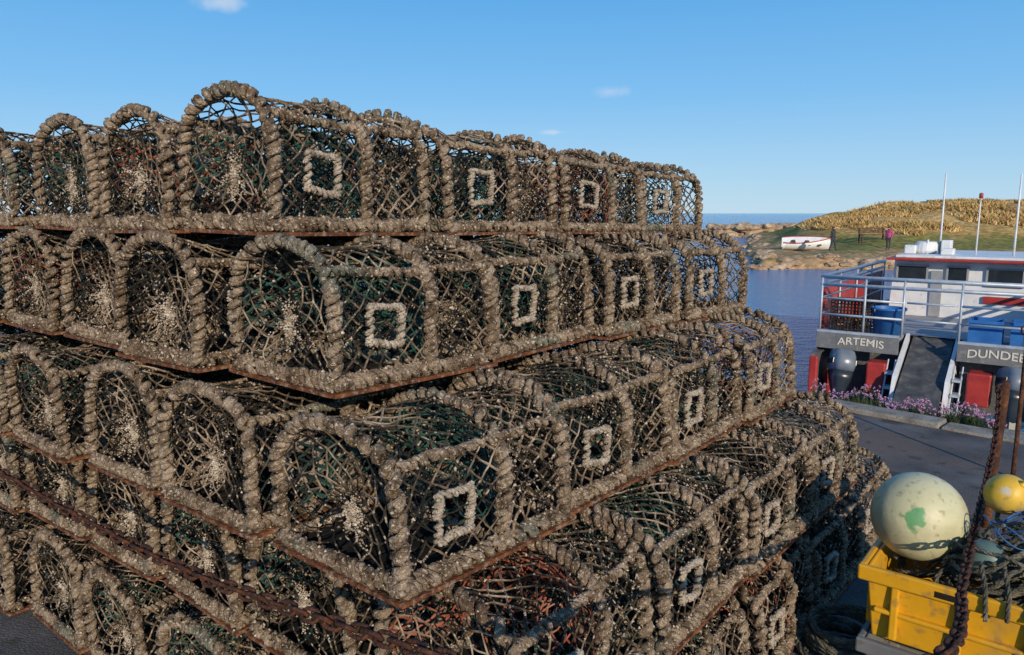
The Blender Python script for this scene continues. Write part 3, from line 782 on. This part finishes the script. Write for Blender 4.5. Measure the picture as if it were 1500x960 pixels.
# ---------------------------------------------------------------- crates, floats, ropes
M_yel=mat('yellow plastic',[(.3,(.52,.26,.010)),(.55,(.66,.34,.012)),(.75,(.74,.42,.03))],scale=3,rough=.38,speck=[(25,.56,.70,(.27,.16,.06),.65),(6,.56,.72,(.32,.20,.07),.6)],bump=.08,bscale=40)
M_gcr=mat('grey plastic',[(.3,(.10,.105,.11)),(.7,(.20,.205,.21))],scale=3,rough=.5,speck=[(20,.6,.7,(.1,.08,.06),.6)])
cd=Vector((.78,-.626,0)).normalized();cn=Vector((.626,.78,0)).normalized();crz=math.atan2(cd.y,cd.x)
def crate(pos,mm,label,Lx=.72,Wy=.44,H=.25,tap=.025):
    r=thing('fish_crate',label,'crate',pos,crz,'stacked fish crates')
    b=B();t=.012
    def ring(off,z):
        s=tap*(1-(z/H))+off
        return [(s,s,z),(Lx-s,s,z),(Lx-s,Wy-s,z),(s,Wy-s,z)]
    o0=ring(0,0.002);o1=ring(0,H);i1=ring(t,H);i0=ring(t,.02)
    b.add(o0+o1+i1+i0,[(k,(k+1)%4,4+(k+1)%4,4+k) for k in range(4)]+[(4+k,4+(k+1)%4,8+(k+1)%4,8+k) for k in range(4)]+[(8+k,8+(k+1)%4,12+(k+1)%4,12+k) for k in range(4)]+[(12,13,14,15),(3,2,1,0)])
    # moulded ribs belong to the walls
    for k in range(4):
        x=.09+k*(Lx-.18)/3
        for y0,y1 in ((-.008,.018),(Wy-.018,Wy+.008)): b.box((x-.012,y0,.02),(x+.012,y1,H-.047))
    for k in range(3):
        y=.08+k*(Wy-.16)/2
        b.box((-.006,y-.012,.02),(.018,y+.012,H-.047))
    b.box((.03,-.006,.10),(Lx-.03,.018,.115))
    o=part(r,'body',b.mesh('crate_body',[mm])); bevel(o,.005,2)
    b=B();e=.022
    b.box((-e,-e,H-.045),(Lx+e,-.001,H+.006));b.box((-e,Wy+.001,H-.045),(Lx+e,Wy+e,H+.006))
    b.box((-e,-.0009,H-.044),(-.001,Wy+.0009,H+.005));b.box((Lx+.001,-.0009,H-.044),(Lx+e,Wy+.0009,H+.005))
    o=part(r,'rim',b.mesh('crate_rim',[mm])); bevel(o,.006,2)
    for x,sg in ((-.0235,1),(Lx+.0235,-1)):
        b=B();b.box((min(x,x+sg*.001),Wy*.3,H-.035),(max(x,x+sg*.001),Wy*.7,H-.012)); part(r,'handle',b.mesh('crate_handle_shade',[M_dark]))  # thin black plate paints the shade of an end handle hole
    for k in (.28,.62):
        b=B();b.box((Lx*k,-.0235,H-.034),(Lx*k+.09,-.0228,H-.014)); part(r,'handle',b.mesh('crate_handle_shade',[M_dark]))  # black plate in place of a shaded handle hole in the long side
    return r
C0=Vector((1.165,2.28,0))
crate(C0+Vector((0.01,0.0,.0)),M_gcr,'grey plastic fish crate standing on the quay',H=.24)
crate(C0+Vector((0,0,.248)),M_yel,'bright yellow plastic fish crate holding floats and rope',H=.25)
def cl(d_,n_,z): return C0+cd*d_+cn*n_+Vector((0,0,z))
M_olive=mat('olive rope',[(.3,(.04,.04,.03)),(.5,(.10,.095,.07)),(.7,(.26,.23,.17))],scale=25,rough=.95,bump=.8,bscale=200)
M_btw=mat('blue twine',[(.3,(.01,.07,.24)),(.7,(.03,.15,.38))],scale=25,rough=.7)
def laid(b,pts,r,mi=0):
    P=resample(pts,r*.9);
    for s in range(3):
        prev=None;h_=[]
        for i,p in enumerate(P):
            t=(P[min(i+1,len(P)-1)]-P[max(i-1,0)]).normalized()
            nr=t.orthogonal().normalized() if prev is None else (prev-t*prev.dot(t)).normalized()
            prev=nr;bn=t.cross(nr);a=i*.55+s*2.094
            h_.append(p+(nr*math.cos(a)+bn*math.sin(a))*r*.5)
        b.tube(h_,r*.56,n=5,mi=mi)
b=B();random.seed(12)
for i in range(64):
    left=i<12
    c=(random.uniform(.10,.34),random.uniform(.10,.36)) if left else (random.uniform(.32,.66),random.uniform(.10,.36)); z0=(.38+.07*random.random()) if left else (.42+.30*random.random()*(1-abs(c[1]-.25)*1.5))
    ra=random.uniform(.05,.15);rb_=random.uniform(.05,.1);tl=random.uniform(-.4,.4);ph=random.uniform(0,6.28);pts=[]
    for k in range(22):
        a=ph+k*.3
        dd=min(.70,max(.035,c[0]+ra*math.cos(a)));nn=min(.405,max(.035,c[1]+rb_*math.sin(a)))
        pts.append(cl(dd,nn,z0+(.03 if left else .05)*math.sin(a*1.3+tl)+.02*random.random()))
    laid(b,pts,.0075 if i%3 else .0055)
for i in range(4):
    laid(b,[cl(.3+i*.06,.12,.58),cl(.31+i*.06,.03,.58),cl(.33+i*.06,-.024,.54),cl(.34+i*.052,-.037,.44+i*.015)],.007)
thing('tangled_rope','tangled olive net rope piled in the yellow crate','rope',mesh=b.mesh('rope_pile',[M_olive],True))
b=B()
for i in range(3):
    pts=[cl(.38+.09*math.cos(k*.5+i)+.02*i,.18+.10*math.sin(k*.5+i),.67+.03*math.sin(k*1.1+i)) for k in range(14)]
    b.tube(cat(pts,60),.0024,n=5)
thing('blue_twine','bright blue twine tangled over the rope pile','twine',mesh=b.mesh('twine',[M_btw],True))
b=B()
random.seed(41)
for i in range(7):
    rr=.13+.012*math.sin(i*2.1); cx,cy=1.235+random.uniform(-.015,.015),2.54+random.uniform(-.015,.015)
    laid(b,[(cx+rr*math.cos(k*.3)*(1+.05*math.sin(k*.7+i)),cy+rr*math.sin(k*.3),.012+.021*i+.006*math.sin(k*.9+i)) for k in range(22)],.011)
thing('rope_coil','coil of grey-brown rope lying on the quay beside creels','rope coil',mesh=b.mesh('coil',[M_olive],True))
def buoy_mat(name,c1,c2,patch=None,pc=None,pr=.05):
    m=mat(name,[(.3,c1),(.7,c2)],scale=4,rough=.48,speck=[(7,.50,.68,(.30,.27,.16),.6),(40,.58,.72,(.16,.14,.09),.55)],rnd=False,bump=.15,bscale=30)
    if patch:
        nt=m.node_tree;N=nt.nodes;L=nt.links;p=N['Principled BSDF'];src=p.inputs['Base Color'].links[0].from_socket
        tc=N.new('ShaderNodeTexCoord');n=N.new('ShaderNodeTexNoise');n.inputs['Scale'].default_value=30;n.inputs['Detail'].default_value=4;L.new(tc.outputs['Object'],n.inputs['Vector'])
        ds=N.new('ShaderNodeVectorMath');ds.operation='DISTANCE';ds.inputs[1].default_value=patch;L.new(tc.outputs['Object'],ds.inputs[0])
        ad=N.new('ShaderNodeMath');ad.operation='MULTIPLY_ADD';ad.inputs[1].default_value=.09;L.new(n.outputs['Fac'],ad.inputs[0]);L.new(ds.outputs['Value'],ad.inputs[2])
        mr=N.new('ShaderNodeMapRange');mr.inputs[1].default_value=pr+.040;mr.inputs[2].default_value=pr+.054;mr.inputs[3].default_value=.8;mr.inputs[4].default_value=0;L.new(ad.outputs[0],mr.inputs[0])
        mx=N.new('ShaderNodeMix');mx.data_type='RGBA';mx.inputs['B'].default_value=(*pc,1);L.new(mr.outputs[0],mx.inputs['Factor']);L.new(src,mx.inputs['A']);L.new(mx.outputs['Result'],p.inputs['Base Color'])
    return m
def buoy(pos,r,c1,c2,label,tilt,patch=None,pc=None,pr=.02):
    o=thing('fishing_float',label,'float',pos,0,'fishing floats in the crate');o.rotation_euler=tilt
    lp=None
    if patch:
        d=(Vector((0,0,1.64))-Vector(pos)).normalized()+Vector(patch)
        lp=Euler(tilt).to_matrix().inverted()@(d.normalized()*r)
    m=buoy_mat('float plastic',c1,c2,lp,pc,pr)
    b=B();pr_=[]
    for k in range(25):
        a=-math.pi/2+math.pi*k/24; z=math.sin(a)*r*1.05; rr=math.cos(a)*r
        if k>20: z+=r*.05*(k-20)/4
        pr_.append((max(rr,.0005),z))
    b.lathe(pr_,n=40); part(o,'body',b.mesh('buoy',[m],True))
    b=B();b.lathe([(r*.2,r*1.0),(r*.2,r*1.12),(r*.13,r*1.18),(.001,r*1.18)],n=20)
    b.tube([(math.cos(a*.5236)*r*.14,0,r*1.26+math.sin(a*.5236)*r*.14) for a in range(12)],r*.05,n=8,closed=True)
    part(o,'eyelet',b.mesh('eye',[m],True))
buoy((1.375,2.375,.628),.146,(.47,.45,.25),(.60,.57,.36),'large pale cream-green float with green paint mark',(rad(-100),0,rad(-55)),(-.10,0,-.06),(.03,.27,.09),.032)
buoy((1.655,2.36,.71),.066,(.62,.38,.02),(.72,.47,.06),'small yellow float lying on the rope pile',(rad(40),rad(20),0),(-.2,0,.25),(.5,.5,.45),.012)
buoy((1.475,2.17,.575),.058,(.07,.13,.12),(.15,.22,.19),'small faded blue-green float in the crate',(rad(60),rad(30),0))

# ---------------------------------------------------------------- light, sky, camera
EL=rad(19)
sd=Vector((.24,-.97,0)).normalized()
sd=Vector((sd.x*math.cos(EL),sd.y*math.cos(EL),math.sin(EL)))
sl=bpy.data.lights.new('sun','SUN');sl.energy=4.1;sl.angle=rad(.5);sl.color=(1,.84,.64)
so=bpy.data.objects.new('sun',sl);COL.objects.link(so);so.rotation_euler=sd.to_track_quat('Z','Y').to_euler()
wd=bpy.data.worlds.new('World');scene.world=wd;wd.use_nodes=True;nt=wd.node_tree;N=nt.nodes;L=nt.links
bg=N['Background'];bg.inputs['Strength'].default_value=.12
sk=N.new('ShaderNodeTexSky');sk.sky_type='NISHITA';sk.sun_disc=False;sk.sun_elevation=EL;sk.sun_rotation=math.atan2(sd.x,sd.y);sk.air_density=1.0;sk.dust_density=.2;sk.ozone_density=3
tc=N.new('ShaderNodeTexCoord')
sp=N.new('ShaderNodeSeparateXYZ');L.new(tc.outputs['Generated'],sp.inputs[0])
cr=N.new('ShaderNodeValToRGB');e=cr.color_ramp.elements
e[0].position=0;e[0].color=(.48,.70,.87,1);e[1].position=1;e[1].color=(.06,.21,.52,1)
for q_,c_ in ((.05,(.37,.63,.88)),(.146,(.20,.51,.88)),(.27,(.10,.40,.82)),(.6,(.07,.27,.64))):
    x=e.new(q_);x.color=(*c_,1)
L.new(sp.outputs['Z'],cr.inputs['Fac'])
vm=N.new('ShaderNodeVectorMath');vm.operation='SCALE';vm.inputs['Scale'].default_value=8.33;L.new(cr.outputs[0],vm.inputs[0])
mx=N.new('ShaderNodeMix');mx.data_type='RGBA';mx.inputs['Factor'].default_value=.88;L.new(sk.outputs['Color'],mx.inputs['A']);L.new(vm.outputs[0],mx.inputs['B'])
cur=mx.outputs['Result']
def pdir(xp,yp):
    X=(xp-750)/1083;Yu=-(yp-480)/1083;th=rad(8.8)
    return Vector((X,math.cos(th)+Yu*math.sin(th),-math.sin(th)+Yu*math.cos(th))).normalized()
nz=N.new('ShaderNodeTexNoise');nz.inputs['Scale'].default_value=38;nz.inputs['Detail'].default_value=5;L.new(tc.outputs['Generated'],nz.inputs['Vector'])
for xp,yp,wx,wz,am in ((322,4,.030,.011,.5),(893,135,.026,.0075,.30),(811,194,.018,.0035,.45)):
    d_=pdir(xp,yp)
    sb_=N.new('ShaderNodeVectorMath');sb_.operation='SUBTRACT';sb_.inputs[1].default_value=d_;L.new(tc.outputs['Generated'],sb_.inputs[0])
    sc_=N.new('ShaderNodeVectorMath');sc_.operation='DIVIDE';sc_.inputs[1].default_value=(wx,wx,wz);L.new(sb_.outputs[0],sc_.inputs[0])
    ln=N.new('ShaderNodeVectorMath');ln.operation='LENGTH';L.new(sc_.outputs[0],ln.inputs[0])
    ad=N.new('ShaderNodeMath');ad.operation='MULTIPLY_ADD';ad.inputs[1].default_value=2.2;L.new(nz.outputs['Fac'],ad.inputs[0]);L.new(ln.outputs['Value'],ad.inputs[2])
    mr=N.new('ShaderNodeMapRange');mr.interpolation_type='SMOOTHSTEP';mr.inputs[1].default_value=.9;mr.inputs[2].default_value=2.3;mr.inputs[3].default_value=am;mr.inputs[4].default_value=0;L.new(ad.outputs[0],mr.inputs[0])
    mx=N.new('ShaderNodeMix');mx.data_type='RGBA';mx.inputs['B'].default_value=(6.5,6.6,7.0,1);L.new(mr.outputs[0],mx.inputs['Factor']);L.new(cur,mx.inputs['A']);cur=mx.outputs['Result']
L.new(cur,bg.inputs['Color'])
scene.view_settings.view_transform='Standard';scene.view_settings.look='None';scene.view_settings.exposure=0
cam=bpy.data.cameras.new('camera');co=bpy.data.objects.new('camera',cam);COL.objects.link(co)
co.location=(0,0,1.64);co.rotation_euler=(rad(90-8.8),0,0);cam.lens=26;cam.sensor_width=36;cam.clip_end=20000;cam.clip_start=.05
scene.camera=co
